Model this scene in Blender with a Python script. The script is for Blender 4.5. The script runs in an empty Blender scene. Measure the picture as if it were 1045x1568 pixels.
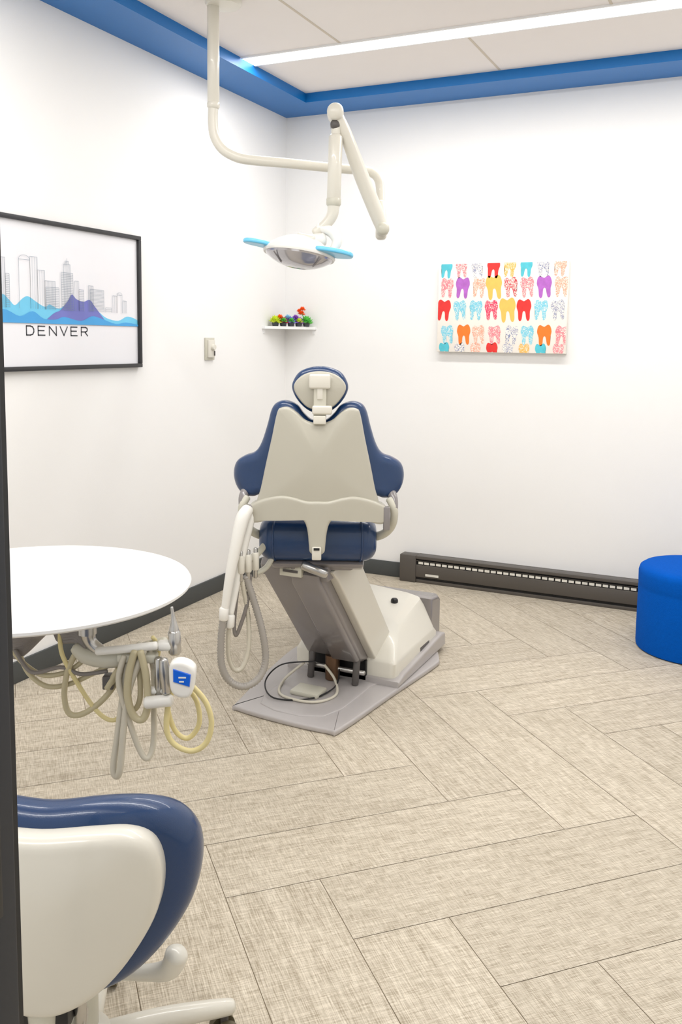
import bpy, bmesh, math, random
from mathutils import Vector, Matrix
random.seed(4)
sc = bpy.context.scene
try:
    sc.view_settings.view_transform = 'Standard'
    sc.view_settings.look = 'None'
except Exception:
    pass
YAW = math.radians(25.08)

# ------------------------------------------------------------------ materials
def lin(c):
    out = []
    for v in c:
        v = v / 255.0
        out.append(v / 12.92 if v <= 0.04045 else ((v + 0.055) / 1.055) ** 2.4)
    return (out[0], out[1], out[2], 1.0)

def mat(name, rgb, rough=0.5, metal=0.0, coat=0.0, var=0.04, nscale=12.0, bump=0.0, bscale=200.0, spec=0.5, alpha=1.0, trans=0.0):
    m = bpy.data.materials.new(name); m.use_nodes = True
    nt = m.node_tree; b = nt.nodes['Principled BSDF']
    col = lin(rgb)
    tc = nt.nodes.new('ShaderNodeTexCoord')
    n = nt.nodes.new('ShaderNodeTexNoise'); n.inputs['Scale'].default_value = nscale; n.inputs['Detail'].default_value = 3
    nt.links.new(tc.outputs['Object'], n.inputs['Vector'])
    mx = nt.nodes.new('ShaderNodeMix'); mx.data_type = 'RGBA'
    mx.inputs[6].default_value = tuple(max(0, c * (1 - var)) for c in col[:3]) + (1,)
    mx.inputs[7].default_value = tuple(min(1, c * (1 + var)) for c in col[:3]) + (1,)
    nt.links.new(n.outputs['Fac'], mx.inputs[0])
    nt.links.new(mx.outputs[2], b.inputs['Base Color'])
    b.inputs['Roughness'].default_value = rough
    b.inputs['Metallic'].default_value = metal
    b.inputs['Coat Weight'].default_value = coat
    b.inputs['Specular IOR Level'].default_value = spec
    b.inputs['Alpha'].default_value = alpha
    b.inputs['Transmission Weight'].default_value = trans
    if bump > 0:
        n2 = nt.nodes.new('ShaderNodeTexNoise'); n2.inputs['Scale'].default_value = bscale; n2.inputs['Detail'].default_value = 4
        nt.links.new(tc.outputs['Object'], n2.inputs['Vector'])
        bp = nt.nodes.new('ShaderNodeBump'); bp.inputs['Strength'].default_value = bump; bp.inputs['Distance'].default_value = 0.002
        nt.links.new(n2.outputs['Fac'], bp.inputs['Height'])
        nt.links.new(bp.outputs['Normal'], b.inputs['Normal'])
    return m

def emis(name, rgb, strength):
    m = bpy.data.materials.new(name); m.use_nodes = True
    nt = m.node_tree; b = nt.nodes['Principled BSDF']
    b.inputs['Base Color'].default_value = lin(rgb)
    b.inputs['Emission Color'].default_value = lin(rgb)
    b.inputs['Emission Strength'].default_value = strength
    return m

M_wall = mat('wall_paint', (241, 240, 238), 0.75, var=0.01, nscale=3, bump=0.15, bscale=350, spec=0.25)
M_ceil = mat('ceiling_panel', (236, 231, 228), 0.85, var=0.015, nscale=6, bump=0.1, spec=0.2)
M_seam = mat('ceiling_seam', (205, 195, 180), 0.8)
M_blue = mat('blue_soffit_paint', (0, 110, 186), 0.40, var=0.02, nscale=4)
M_base = mat('rubber_baseboard', (70, 73, 73), 0.55)
M_heat = mat('heater_metal', (88, 83, 78), 0.45, metal=0.2, coat=0.1)
M_heatd = mat('heater_dark', (24, 23, 22), 0.7)
M_heatp = mat('heater_pale', (225, 222, 212), 0.4)
M_navy = mat('navy_vinyl', (22, 54, 96), 0.28, coat=0.25, var=0.06, nscale=6, bump=0.12, bscale=500)
M_shell = mat('backrest_shell_plastic', (184, 180, 166), 0.36, coat=0.15, var=0.015)
M_cream = mat('cream_plastic', (200, 197, 182), 0.38, coat=0.1, var=0.015)
M_cream2 = mat('cream_enamel', (218, 214, 202), 0.3, coat=0.25, var=0.01)
M_cover = mat('base_cover_enamel', (214, 210, 198), 0.35, coat=0.2, var=0.01)
M_white = mat('white_plastic', (232, 230, 224), 0.35, coat=0.15, var=0.01)
M_lam = mat('white_laminate', (241, 241, 240), 0.3, var=0.005)
M_taupe = mat('taupe_plastic', (132, 127, 126), 0.25, coat=0.35, var=0.03)
M_taupel = mat('base_plate_paint', (176, 171, 169), 0.35, coat=0.2, var=0.03)
M_greyd = mat('dark_grey_plastic', (84, 80, 78), 0.45)
M_black = mat('black_plastic', (22, 22, 24), 0.4)
M_steel = mat('brushed_steel', (190, 188, 184), 0.25, metal=0.9)
M_hoseg = mat('grey_hose', (160, 155, 148), 0.45)
M_hosel = mat('pale_hose', (206, 200, 184), 0.4)
M_hosey = mat('yellow_hose', (222, 208, 152), 0.4)
M_hoset = mat('tan_hose', (190, 180, 148), 0.4)
M_hosed = mat('umbilical_hose', (128, 122, 118), 0.45)
M_felt = mat('blue_felt', (0, 84, 180), 0.95, var=0.12, nscale=90, bump=0.6, bscale=400, spec=0.1)
M_lens = mat('smoked_lens', (196, 194, 198), 0.12, metal=0.5, coat=0.6, var=.2, nscale=9)
M_lblue = mat('light_blue_handle', (110, 200, 238), 0.2, coat=0.4)
M_frame = mat('charcoal_frame', (44, 44, 46), 0.45)
M_door = mat('dark_bronze_frame', (30, 33, 40), 0.5)
M_cast = mat('caster_olive', (92, 84, 62), .5)

# ------------------------------------------------------------------ helpers
def empty(name, loc):
    e = bpy.data.objects.new(name, None); e.location = loc
    e.empty_display_size = 0.1
    sc.collection.objects.link(e); return e

def finish(name, bm, m, parent=None, smooth=True, angle=40, loc=None):
    bmesh.ops.recalc_face_normals(bm, faces=bm.faces)
    off = Vector(parent.location) if parent else (Vector(loc) if loc else Vector((0, 0, 0)))
    for v in bm.verts: v.co -= off
    me = bpy.data.meshes.new(name); bm.to_mesh(me); bm.free()
    ob = bpy.data.objects.new(name, me); sc.collection.objects.link(ob)
    if isinstance(m, (list, tuple)):
        for k in m: me.materials.append(k)
    else: me.materials.append(m)
    if smooth:
        for p in me.polygons: p.use_smooth = True
        try: me.set_sharp_from_angle(angle=math.radians(angle))
        except Exception: pass
    if parent: ob.parent = parent
    elif loc: ob.location = loc
    return ob

def FR(ox, oy, yaw=YAW):
    c, s = math.cos(yaw), math.sin(yaw)
    return lambda x, y, z: Vector((ox + c * x - s * y, oy + s * x + c * y, z))
WORLD = lambda x, y, z: Vector((x, y, z))

def elev(fr, u0, v0, su, sv, z0):
    """elevation drawing -> frame (x,z) metres"""
    def f(u, v): return ((u - u0) / su, z0 - (v - v0) / sv)
    return f

def box_bm(bm, lo, hi, T=WORLD, bevel=0.0, seg=2, mi=0):
    r = bmesh.ops.create_cube(bm, size=1.0)
    vs = r['verts']
    for v in vs:
        v.co = Vector(((lo[0] + hi[0]) / 2 + v.co.x * (hi[0] - lo[0]), (lo[1] + hi[1]) / 2 + v.co.y * (hi[1] - lo[1]), (lo[2] + hi[2]) / 2 + v.co.z * (hi[2] - lo[2])))
    if bevel > 0:
        edges = set(e for v in vs for e in v.link_edges)
        r2 = bmesh.ops.bevel(bm, geom=list(edges), offset=bevel, segments=seg, affect='EDGES', profile=0.5)
        vs = set(v for f in r2['faces'] for v in f.verts) | set(v for v in vs if v.is_valid)
    for v in vs: v.co = T(*v.co)

def box(name, lo, hi, m, parent=None, T=WORLD, bevel=0.0, seg=2):
    bm = bmesh.new(); box_bm(bm, lo, hi, T, bevel, seg)
    return finish(name, bm, m, parent)

def cat(pts, n=6, closed=False):
    P = [Vector(p) for p in pts]; out = []; N = len(P)
    rng = range(N) if closed else range(N - 1)
    for i in rng:
        if closed: p0, p1, p2, p3 = P[(i - 1) % N], P[i], P[(i + 1) % N], P[(i + 2) % N]
        else: p0, p1, p2, p3 = P[max(i - 1, 0)], P[i], P[i + 1], P[min(i + 2, N - 1)]
        for k in range(n):
            t = k / n
            out.append(0.5 * ((2 * p1) + (-p0 + p2) * t + (2 * p0 - 5 * p1 + 4 * p2 - p3) * t * t + (-p0 + 3 * p1 - 3 * p2 + p3) * t ** 3))
    if not closed: out.append(P[-1].copy())
    return out

def sweep_bm(bm, pts, rad, n=12, res=8, rib=0.0, flat=1.0, smooth=True, capr=True):
    N = len(pts)
    rl = rad if isinstance(rad, (list, tuple)) else [rad] * N
    p4 = [Vector((p[0], p[1], p[2], r)) for p, r in zip(pts, rl)]
    S = cat(p4, res) if smooth else p4
    C = [Vector(s[:3]) for s in S]; R = [max(s[3], 1e-4) for s in S]
    if rib > 0:
        C2 = []; R2 = []
        step = rib
        acc = 0; k = 0
        for i in range(len(C) - 1):
            seg = (C[i + 1] - C[i]).length; t = acc
            while t < seg:
                C2.append(C[i].lerp(C[i + 1], t / seg)); R2.append((R[i] * (1 - t / seg) + R[i + 1] * t / seg) * (1.0 if k % 2 else 0.80)); k += 1
                t += step
            acc = t - seg
        C, R = C2, R2
    t0 = (C[1] - C[0]).normalized()
    ref = Vector((0, 0, 1)) if abs(t0.z) < 0.9 else Vector((1, 0, 0))
    nrm = (ref - t0 * ref.dot(t0)).normalized()
    rings = []
    for i, c in enumerate(C):
        if i == 0: t = C[1] - C[0]
        elif i == len(C) - 1: t = C[-1] - C[-2]
        else: t = C[i + 1] - C[i - 1]
        if t.length < 1e-9: t = t0
        t.normalize(); t0 = t
        nrm = (nrm - t * nrm.dot(t))
        nrm.normalize(); bn = t.cross(nrm)
        rings.append([bm.verts.new(c + (nrm * math.cos(a) * flat + bn * math.sin(a)) * R[i]) for a in [2 * math.pi * k / n for k in range(n)]])
    for a, b in zip(rings[:-1], rings[1:]):
        for k in range(n): bm.faces.new((a[k], a[(k + 1) % n], b[(k + 1) % n], b[k]))
    for ring, cc, dr in ((rings[0], C[0], C[0] - C[1]), (rings[-1], C[-1], C[-1] - C[-2])):
        rr = (ring[0].co - cc).length
        top = bm.verts.new(cc + dr.normalized() * (rr * 0.5 if capr else 0))
        mid = [bm.verts.new(cc + (v.co - cc) * 0.75 + dr.normalized() * (rr * 0.35 if capr else 0)) for v in ring]
        for k in range(n):
            bm.faces.new((ring[k], ring[(k + 1) % n], mid[(k + 1) % n], mid[k]))
            bm.faces.new((mid[k], mid[(k + 1) % n], top))

def sweep(name, pts, rad, m, parent=None, **kw):
    bm = bmesh.new(); sweep_bm(bm, pts, rad, **kw); return finish(name, bm, m, parent, angle=60)

def lathe_bm(bm, prof, c, n=40, T=None, sx=1.0, sy=1.0):
    rings = []
    for r, z in prof:
        if r < 1e-5: rings.append([bm.verts.new((c[0], c[1], c[2] + z))])
        else: rings.append([bm.verts.new((c[0] + sx * r * math.cos(2 * math.pi * k / n), c[1] + sy * r * math.sin(2 * math.pi * k / n), c[2] + z)) for k in range(n)])
    for a, b in zip(rings[:-1], rings[1:]):
        if len(a) == 1 and len(b) == 1: continue
        for k in range(n):
            if len(a) == 1: bm.faces.new((a[0], b[k], b[(k + 1) % n]))
            elif len(b) == 1: bm.faces.new((a[k], a[(k + 1) % n], b[0]))
            else: bm.faces.new((a[k], a[(k + 1) % n], b[(k + 1) % n], b[k]))
    vs = [v for r in rings for v in r]
    if T:
        for v in vs: v.co = T(v.co)
    return vs

def lathe(name, prof, c, m, parent=None, n=40, T=None, sx=1.0, sy=1.0, angle=40):
    bm = bmesh.new(); lathe_bm(bm, prof, c, n, T, sx, sy); return finish(name, bm, m, parent, angle=angle)

def plate(name, pts, y0, y1, r, m, parent=None, T=WORLD, n=5, curve=None, bulge0=0.0, bulge1=0.0, smooth=True, seg=4):
    """rounded solid from an outline (x,z) between depths y0..y1"""
    P = [Vector((p[0], p[1])) for p in pts]
    if smooth: P = cat(P, n, True)
    area = sum(P[i].x * P[(i + 1) % len(P)].y - P[(i + 1) % len(P)].x * P[i].y for i in range(len(P)))
    if area < 0: P.reverse()
    N = len(P); nr = []
    for i in range(N):
        t = (P[(i + 1) % N] - P[i - 1]); t.normalize(); nr.append(Vector((-t.y, t.x)))
    cen = sum(P, Vector((0, 0))) / N
    layers = []
    for k in range(seg + 1):
        a = math.pi / 2 * k / seg
        layers.append((r * (1 - math.sin(a)), y0 + r * (1 - math.cos(a)), None))
    for k in range(seg, -1, -1):
        a = math.pi / 2 * k / seg
        layers.append((r * (1 - math.sin(a)), y1 - r * (1 - math.cos(a)), None))
    bm = bmesh.new()
    def mk(x, y, z):
        if curve: y = y + curve(x, z)
        return bm.verts.new(T(x, y, z))
    rings = [[mk((P[i] + nr[i] * ins).x, y, (P[i] + nr[i] * ins).y) for i in range(N)] for ins, y, _ in layers]
    def cap(ins, y, sgn, bl, first):
        prev = first
        for s in (0.92, 0.78, 0.58, 0.35, 0.15):
            cur = []
            for i in range(N):
                q = cen + (P[i] + nr[i] * ins - cen) * s
                cur.append(mk(q.x, y + sgn * bl * (1 - s * s), q.y))
            for i in range(N): bm.faces.new((prev[i], prev[(i + 1) % N], cur[(i + 1) % N], cur[i]))
            prev = cur
        c = mk(cen.x, y + sgn * bl, cen.y)
        for i in range(N): bm.faces.new((prev[i], prev[(i + 1) % N], c))
    for a, b in zip(rings[:-1], rings[1:]):
        for i in range(N): bm.faces.new((a[i], a[(i + 1) % N], b[(i + 1) % N], b[i]))
    cap(r, y0, -1, bulge0, rings[0]); cap(r, y1, 1, bulge1, rings[-1])
    return finish(name, bm, m, parent, angle=50)

def flat(name, polys, m, parent, T):
    bm = bmesh.new()
    for p in polys:
        bm.faces.new([bm.verts.new(T(*q)) for q in p])
    bmesh.ops.triangulate(bm, faces=bm.faces[:])
    return finish(name, bm, m, parent, smooth=False)

# ------------------------------------------------------------------ room
RX, RY = 3.6, -5.6
CZ = 2.77
box('wall_left', (-0.1, RY, 0), (0, 0.1, CZ + .1), M_wall)
box('wall_back', (0, 0, 0), (RX, 0.1, CZ + .1), M_wall)
box('wall_right', (RX, RY, 0), (RX + 0.1, 0.1, CZ + .1), M_wall)
ceil = box('ceiling', (0, RY, CZ), (RX, 0, CZ + 0.1), M_ceil)
SW = 0.27
box('trim_1', (0, RY, 2.72), (SW, -SW, CZ), M_blue)
box('trim_2', (0, -SW, 2.72), (RX, 0, CZ), M_blue)
box('trim_3', (RX - SW, RY, 2.72), (RX, -SW, CZ), M_blue)
def seam(lo, hi):
    o = box('seam', (lo[0], lo[1], CZ - 0.0015), (hi[0], hi[1], CZ + .001), M_seam); o.parent = ceil
for x in (0.81, 2.03, 3.2): seam((x - .006, -2.2, 0), (x + .006, -0.97, 0))
for x in (1.38, 2.6): seam((x - .006, -0.83, 0), (x + .006, -SW - .01, 0))
seam((SW, -2.2, 0), (3.3, -2.19, 0))
for x in (1.42, 2.64): seam((x - .006, -4, 0), (x + .006, -2.2, 0))
M_em = emis('led_diffuser', (255, 253, 250), 6.0)
M_alu = mat('white_light_trim', (240, 240, 240), 0.5)
for k, y in enumerate((-0.9, -2.75, -4.6)):  # far strip is real; the two nearer ones are unseen, added for light
    e = empty('linear_ceiling_light', (1.8, y, CZ))
    box('diffuser', (SW + .005, y - .06, CZ - .006), (RX - SW - .005, y + .06, CZ - .001), M_em, e)
    for s in (-1, 1):
        box('edge', (SW + .005, y + s * .066 - .006, CZ - .008), (RX - SW - .005, y + s * .066 + .006, CZ), M_alu, e)
    ld = bpy.data.lights.new('led', 'AREA'); ld.shape = 'RECTANGLE'; ld.size = 2.9; ld.size_y = 0.13
    ld.energy = 30.5; ld.color = (1, 0.988, 0.972)
    lo = bpy.data.objects.new('led_tube', ld); sc.collection.objects.link(lo); lo.parent = e; lo.location = (0, 0, -0.012)
w = bpy.data.worlds.new('World'); sc.world = w; w.use_nodes = True
w.node_tree.nodes['Background'].inputs[0].default_value = (1, .995, .985, 1)
w.node_tree.nodes['Background'].inputs[1].default_value = 0.85

box('baseboard_left', (0, RY, 0), (0.012, 0, 0.09), M_base, bevel=.003)
box('baseboard_back', (0.012, -0.012, 0), (0.814, 0, 0.09), M_base, bevel=.003)
box('baseboard_right', (RX - .012, RY, 0), (RX, 0, 0.09), M_base, bevel=.003)

# floor : herringbone planks
def floor_mat():
    m = bpy.data.materials.new('woven_plank_floor'); m.use_nodes = True
    nt = m.node_tree; N = nt.nodes; L = nt.links; b = N['Principled BSDF']
    uv = N.new('ShaderNodeUVMap'); uv.uv_map = 'plank'
    at = N.new('ShaderNodeAttribute'); at.attribute_name = 'rnd'
    sep = N.new('ShaderNodeSeparateXYZ'); L.new(uv.outputs[0], sep.inputs[0])
    def noise(sx, sy, detail=2, scale=1.0):
        cb = N.new('ShaderNodeCombineXYZ')
        for k, s in ((0, sx), (1, sy)):
            mm = N.new('ShaderNodeMath'); mm.operation = 'MULTIPLY'; mm.inputs[1].default_value = s
            L.new(sep.outputs[k], mm.inputs[0]); L.new(mm.outputs[0], cb.inputs[k])
        mz = N.new('ShaderNodeMath'); mz.operation = 'MULTIPLY'; mz.inputs[1].default_value = 50
        L.new(at.outputs['Fac'], mz.inputs[0]); L.new(mz.outputs[0], cb.inputs[2])
        t = N.new('ShaderNodeTexNoise'); t.inputs['Scale'].default_value = scale; t.inputs['Detail'].default_value = detail
        L.new(cb.outputs[0], t.inputs['Vector']); return t.outputs['Fac']
    a = noise(22, 470, 1.5); c = noise(430, 26, 1.5); g = noise(4, 45, 3)
    c2 = N.new('ShaderNodeMath'); c2.operation = 'MULTIPLY'; c2.inputs[1].default_value = 0.8; L.new(c, c2.inputs[0])
    add = N.new('ShaderNodeMath'); add.operation = 'ADD'; L.new(a, add.inputs[0]); L.new(c2.outputs[0], add.inputs[1])
    s2 = N.new('ShaderNodeMath'); s2.operation = 'MULTIPLY_ADD'; L.new(g, s2.inputs[0]); s2.inputs[1].default_value = 0.4; L.new(add.outputs[0], s2.inputs[2])
    rp = N.new('ShaderNodeValToRGB')
    mr = N.new('ShaderNodeMapRange'); mr.inputs['From Min'].default_value = 0.6; mr.inputs['From Max'].default_value = 1.6
    L.new(s2.outputs[0], mr.inputs['Value']); L.new(mr.outputs[0], rp.inputs[0])
    rp.color_ramp.elements[0].position = 0.2; rp.color_ramp.elements[1].position = 0.8
    rp.color_ramp.elements[0].color = lin((154, 142, 122)); rp.color_ramp.elements[1].color = lin((216, 206, 188))
    hv = N.new('ShaderNodeHueSaturation'); L.new(rp.outputs[0], hv.inputs['Color'])
    mv = N.new('ShaderNodeMapRange'); mv.inputs['To Min'].default_value = 0.95; mv.inputs['To Max'].default_value = 1.035
    L.new(at.outputs['Fac'], mv.inputs['Value']); L.new(mv.outputs[0], hv.inputs['Value'])
    L.new(hv.outputs[0], b.inputs['Base Color'])
    b.inputs['Roughness'].default_value = 0.6; b.inputs['Specular IOR Level'].default_value = 0.3
    bp = N.new('ShaderNodeBump'); bp.inputs['Strength'].default_value = 0.2; bp.inputs['Distance'].default_value = 0.001
    L.new(add.outputs[0], bp.inputs['Height']); L.new(bp.outputs[0], b.inputs['Normal'])
    return m
def make_floor():
    W = 0.25; K = 4
    bm = bmesh.new(); uvl = bm.loops.layers.uv.new('plank'); fl = bm.faces.layers.float.new('rnd')
    c = math.sqrt(.5)
    def tw(a, b): return Vector(((a + b) * c, (a - b) * c, 0))
    a0, b0 = -0.60, 3.51
    g = 0.0010
    for i in range(-40, 41):
        for j in range(-40, 41):
            mm = (i - j) % (2 * K)
            if mm == 0: dx, dy = K, 1
            elif mm == 2 * K - 1: dx, dy = 1, K
            else: continue
            A, B = a0 + i * W, b0 + j * W
            q = [(A + g, B + g), (A + dx * W - g, B + g), (A + dx * W - g, B + dy * W - g), (A + g, B + dy * W - g)]
            p = [tw(*t) for t in q]
            if max(v.x for v in p) < 0 or min(v.x for v in p) > RX or max(v.y for v in p) < RY or min(v.y for v in p) > 0: continue
            f = bm.faces.new([bm.verts.new(v) for v in p]); f[fl] = random.random()
            for lp_, t in zip(f.loops, q):
                u, v = t[0] - A, t[1] - B
                lp_[uvl].uv = (u, v) if dx > dy else (v, u)
    for co, no in (((0, 0, 0), (-1, 0, 0)), ((RX, 0, 0), (1, 0, 0)), ((0, RY, 0), (0, -1, 0)), ((0, 0, 0), (0, 1, 0))):
        bmesh.ops.bisect_plane(bm, geom=bm.verts[:] + bm.edges[:] + bm.faces[:], plane_co=co, plane_no=no, clear_outer=True)
    for f in bm.faces:
        if f.normal.z < 0: f.normal_flip()
    me = bpy.data.meshes.new('floor')
    bm.to_mesh(me); bm.free(); me.materials.append(floor_mat())
    ob = bpy.data.objects.new('floor', me); sc.collection.objects.link(ob)
    s = box('substrate', (0, RY, -0.06), (RX, 0, -0.0012), mat('floor_joint', (134, 119, 98), 0.9)); s.parent = ob
make_floor()

# ------------------------------------------------------------------ baseboard heater
H = empty('baseboard_heater', (1.9, -0.035, 0))
hx0, hx1 = 0.815, 3.1
bm = bmesh.new()
box_bm(bm, (hx0, -0.075, 0.0), (hx0 + .10, 0, 0.16), bevel=.004)
box_bm(bm, (hx1 - .10, -0.075, 0.0), (hx1, 0, 0.16), bevel=.004)
box_bm(bm, (hx0 + .1, -0.02, 0.0), (hx1 - .1, 0, 0.16))
box_bm(bm, (hx0 + .1, -0.07, 0.150), (hx1 - .1, -0.015, 0.160), bevel=.003)
box_bm(bm, (hx0 + .1, -0.072, 0.035), (hx1 - .1, -0.062, 0.108), bevel=.003)
box_bm(bm, (hx0 + .1, -0.066, 0.0), (hx1 - .1, -0.058, 0.02), bevel=.002)
box_bm(bm, (hx0 + .1, -0.075, 0.142), (hx1 - .1, -0.066, 0.160), bevel=.002)
finish('housing', bm, M_heat, H)
bm = bmesh.new()
box_bm(bm, (hx0 + .1, -0.060, 0.02), (hx1 - .1, -0.02, 0.147))
finish('cavity_shade', bm, M_heatd, H)  # dark solid box, shade of the hollow housing put into its colour
bm = bmesh.new()
x = hx0 + .115
while x < hx1 - .13:
    box_bm(bm, (x, -0.070, 0.112), (x + .028, -0.063, 0.125)); x += .036
finish('grille_dashes', bm, M_heatp, H)  # pale dashes, brightness of the grille slots put into their colour
box('vent_bar', (hx0 + .1, -.070, .129), (hx1 - .1, -.060, .132), M_heat, H)
box('label', (hx0 + .16, -.0735, .045), (hx0 + .24, -.0715, .058), M_heatp, H)

# ------------------------------------------------------------------ Denver picture
D = empty('framed_skyline_poster', (0.012, -1.99, 1.565))
PY0, PY1, PZ0, PZ1 = -2.53, -1.442, 1.262, 1.867
bm = bmesh.new()
fw = 0.018
for lo, hi in (((0.0, PY0, PZ1 - fw), (.026, PY1, PZ1)), ((0.0, PY0, PZ0), (.026, PY1, PZ0 + fw)), ((0.0, PY0, PZ0 + fw), (.026, PY0 + fw, PZ1 - fw)), ((0.0, PY1 - fw, PZ0 + fw), (.026, PY1, PZ1 - fw))):
    box_bm(bm, lo, hi, bevel=.002)
finish('frame', bm, M_frame, D)
box('paper', (0.0, PY0 + fw, PZ0 + fw), (.012, PY1 - fw, PZ1 - fw), mat('poster_paper', (232, 232, 236), 0.35, var=0.005, coat=0.3), D)
def prange(pk, x, m, nm):
    base = 1.452
    sp = [(v.x, max(v.y, base + .0005)) for v in cat([Vector(q) for q in pk], 4)]
    bm = bmesh.new()
    lo_ = [bm.verts.new((x, a, base)) for a, b in sp]; hi_ = [bm.verts.new((x, a, b)) for a, b in sp]
    for i in range(len(sp) - 1): bm.faces.new((lo_[i], lo_[i + 1], hi_[i + 1], hi_[i]))
    finish(nm, bm, m, D, smooth=False)
L_ = PY0 + fw + .001; R_ = PY1 - fw - .001
prange([(L_, 1.50), (-2.42, 1.53), (-2.36, 1.51), (-2.29, 1.56), (-2.25, 1.54), (-2.22, 1.52), (-2.18, 1.548), (-2.15, 1.558), (-2.11, 1.54), (-2.06, 1.52), (-2.03, 1.53), (-1.98, 1.515), (-1.93, 1.53), (-1.87, 1.50), (-1.8, 1.535), (-1.74, 1.515), (-1.68, 1.485), (-1.60, 1.475), (-1.54, 1.495), (R_ - .03, 1.49), (R_, 1.48)], .0130, mat('poster_sky_blue', (112, 198, 232), .5, var=.12, nscale=8), 'mountain_light')
prange([(-2.07, 1.456), (-2.01, 1.495), (-1.97, 1.51), (-1.925, 1.55), (-1.90, 1.578), (-1.875, 1.56), (-1.83, 1.55), (-1.79, 1.56), (-1.76, 1.535), (-1.71, 1.49), (-1.67, 1.456)], .0145, mat('poster_indigo', (112, 116, 188), .5, var=.15, nscale=9), 'mountain_indigo')
prange([(L_, 1.475), (-2.3, 1.505), (-2.2, 1.478), (-2.13, 1.50), (-2.07, 1.472), (-2.0, 1.47), (-1.95, 1.482), (-1.85, 1.468), (-1.78, 1.49), (-1.72, 1.482), (-1.62, 1.460), (-1.55, 1.468), (R_, 1.46)], .0160, mat('poster_mid_blue', (70, 158, 218), .5, var=.12, nscale=8), 'mountain_mid')
bm = bmesh.new()
def ln(y0, z0, y1, z1, wd=.0014, xx=.0172):
    d = Vector((y1 - y0, z1 - z0)); d.normalize(); n = Vector((-d.y, d.x)) * wd / 2; e = d * (wd * .4 if wd > .003 else 0)
    bm.faces.new([bm.verts.new((xx, a, b)) for a, b in ((y0 + n.x - e.x, z0 + n.y - e.y), (y1 + n.x + e.x, z1 + n.y + e.y), (y1 - n.x + e.x, z1 - n.y + e.y), (y0 - n.x - e.x, z0 - n.y - e.y))])
def bld(y0, y1, zt, kind, zb=1.51, st=.007):
    ln(y0, zb, y0, zt); ln(y1, zb, y1, zt); ln(y0, zt, y1, zt)
    if kind == 'v':
        y = y0 + st
        while y < y1 - .002: ln(y, zb, y, zt, .0009); y += st
    if kind == 'h':
        z = zt - st
        while z > zb: ln(y0, z, y1, z, .0011); z -= st
    if kind == 'a':
        c = (y0 + y1) / 2
        for k in range(8):
            a0 = math.pi * k / 8; a1 = math.pi * (k + 1) / 8; r = (y1 - y0) / 2
            ln(c + r * math.cos(a0), zt + r * .6 * math.sin(a0), c + r * math.cos(a1), zt + r * .6 * math.sin(a1))
bld(-2.50, -2.44, 1.62, 'v'); bld(-2.42, -2.37, 1.66, 'h'); bld(-2.33, -2.27, 1.70, 'v'); bld(-2.27, -2.25, 1.64, 'h')
bld(-2.20, -2.14, 1.70, 'a', st=.01); bld(-2.14, -2.10, 1.715, 'v', st=.012); bld(-2.10, -2.06, 1.665, 'v', st=.012)
bld(-2.06, -2.00, 1.625, 'v'); bld(-2.055, -1.98, 1.60, 'h'); bld(-1.965, -1.895, 1.665, 'h'); bld(-1.95, -1.91, 1.70, 'v'); ln(-1.93, 1.70, -1.93, 1.725)
bld(-1.94, -1.92, 1.713, 'h', zb=1.70); bld(-1.885, -1.86, 1.635, 'v', st=.009); bld(-1.86, -1.83, 1.60, 'h')
bld(-1.80, -1.77, 1.62, 'v'); bld(-1.79, -1.70, 1.605, 'h', st=.006); bld(-1.69, -1.65, 1.53, 'h'); bld(-1.64, -1.61, 1.585, 'v', st=.012); bld(-1.61, -1.575, 1.59, 'a'); bld(-1.57, -1.545, 1.565, 'v', st=.009)
finish('skyline_lines', bm, mat('poster_ink_grey', (128, 142, 158), .6), D, smooth=False)
GL = {'D': [[(0, 0), (0, 1), (.5, 1), (.8, .9), (.95, .65), (.95, .35), (.8, .1), (.5, 0), (0, 0)]],
      'E': [[(.9, 0), (0, 0), (0, 1), (.9, 1)], [(0, .52), (.8, .52)]],
      'N': [[(0, 0), (0, 1), (.95, 0), (.95, 1)]], 'V': [[(0, 1), (.5, 0), (1, 1)]],
      'R': [[(0, 0), (0, 1), (.65, 1), (.88, .9), (.92, .72), (.85, .55), (.65, .46), (0, .46)], [(.55, .46), (.95, 0)]]}
bm = bmesh.new()
for i, ch in enumerate('DENVER'):
    for st in GL[ch]:
        for a, b in zip(st[:-1], st[1:]):
            y0 = -2.163 + i * .0635
            ln(y0 + a[0] * .042, 1.405 + a[1] * .036, y0 + b[0] * .042, 1.405 + b[1] * .036, .005, .0130)
finish('lettering', bm, mat('poster_ink_dark', (58, 60, 66), .6), D, smooth=False)

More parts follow.
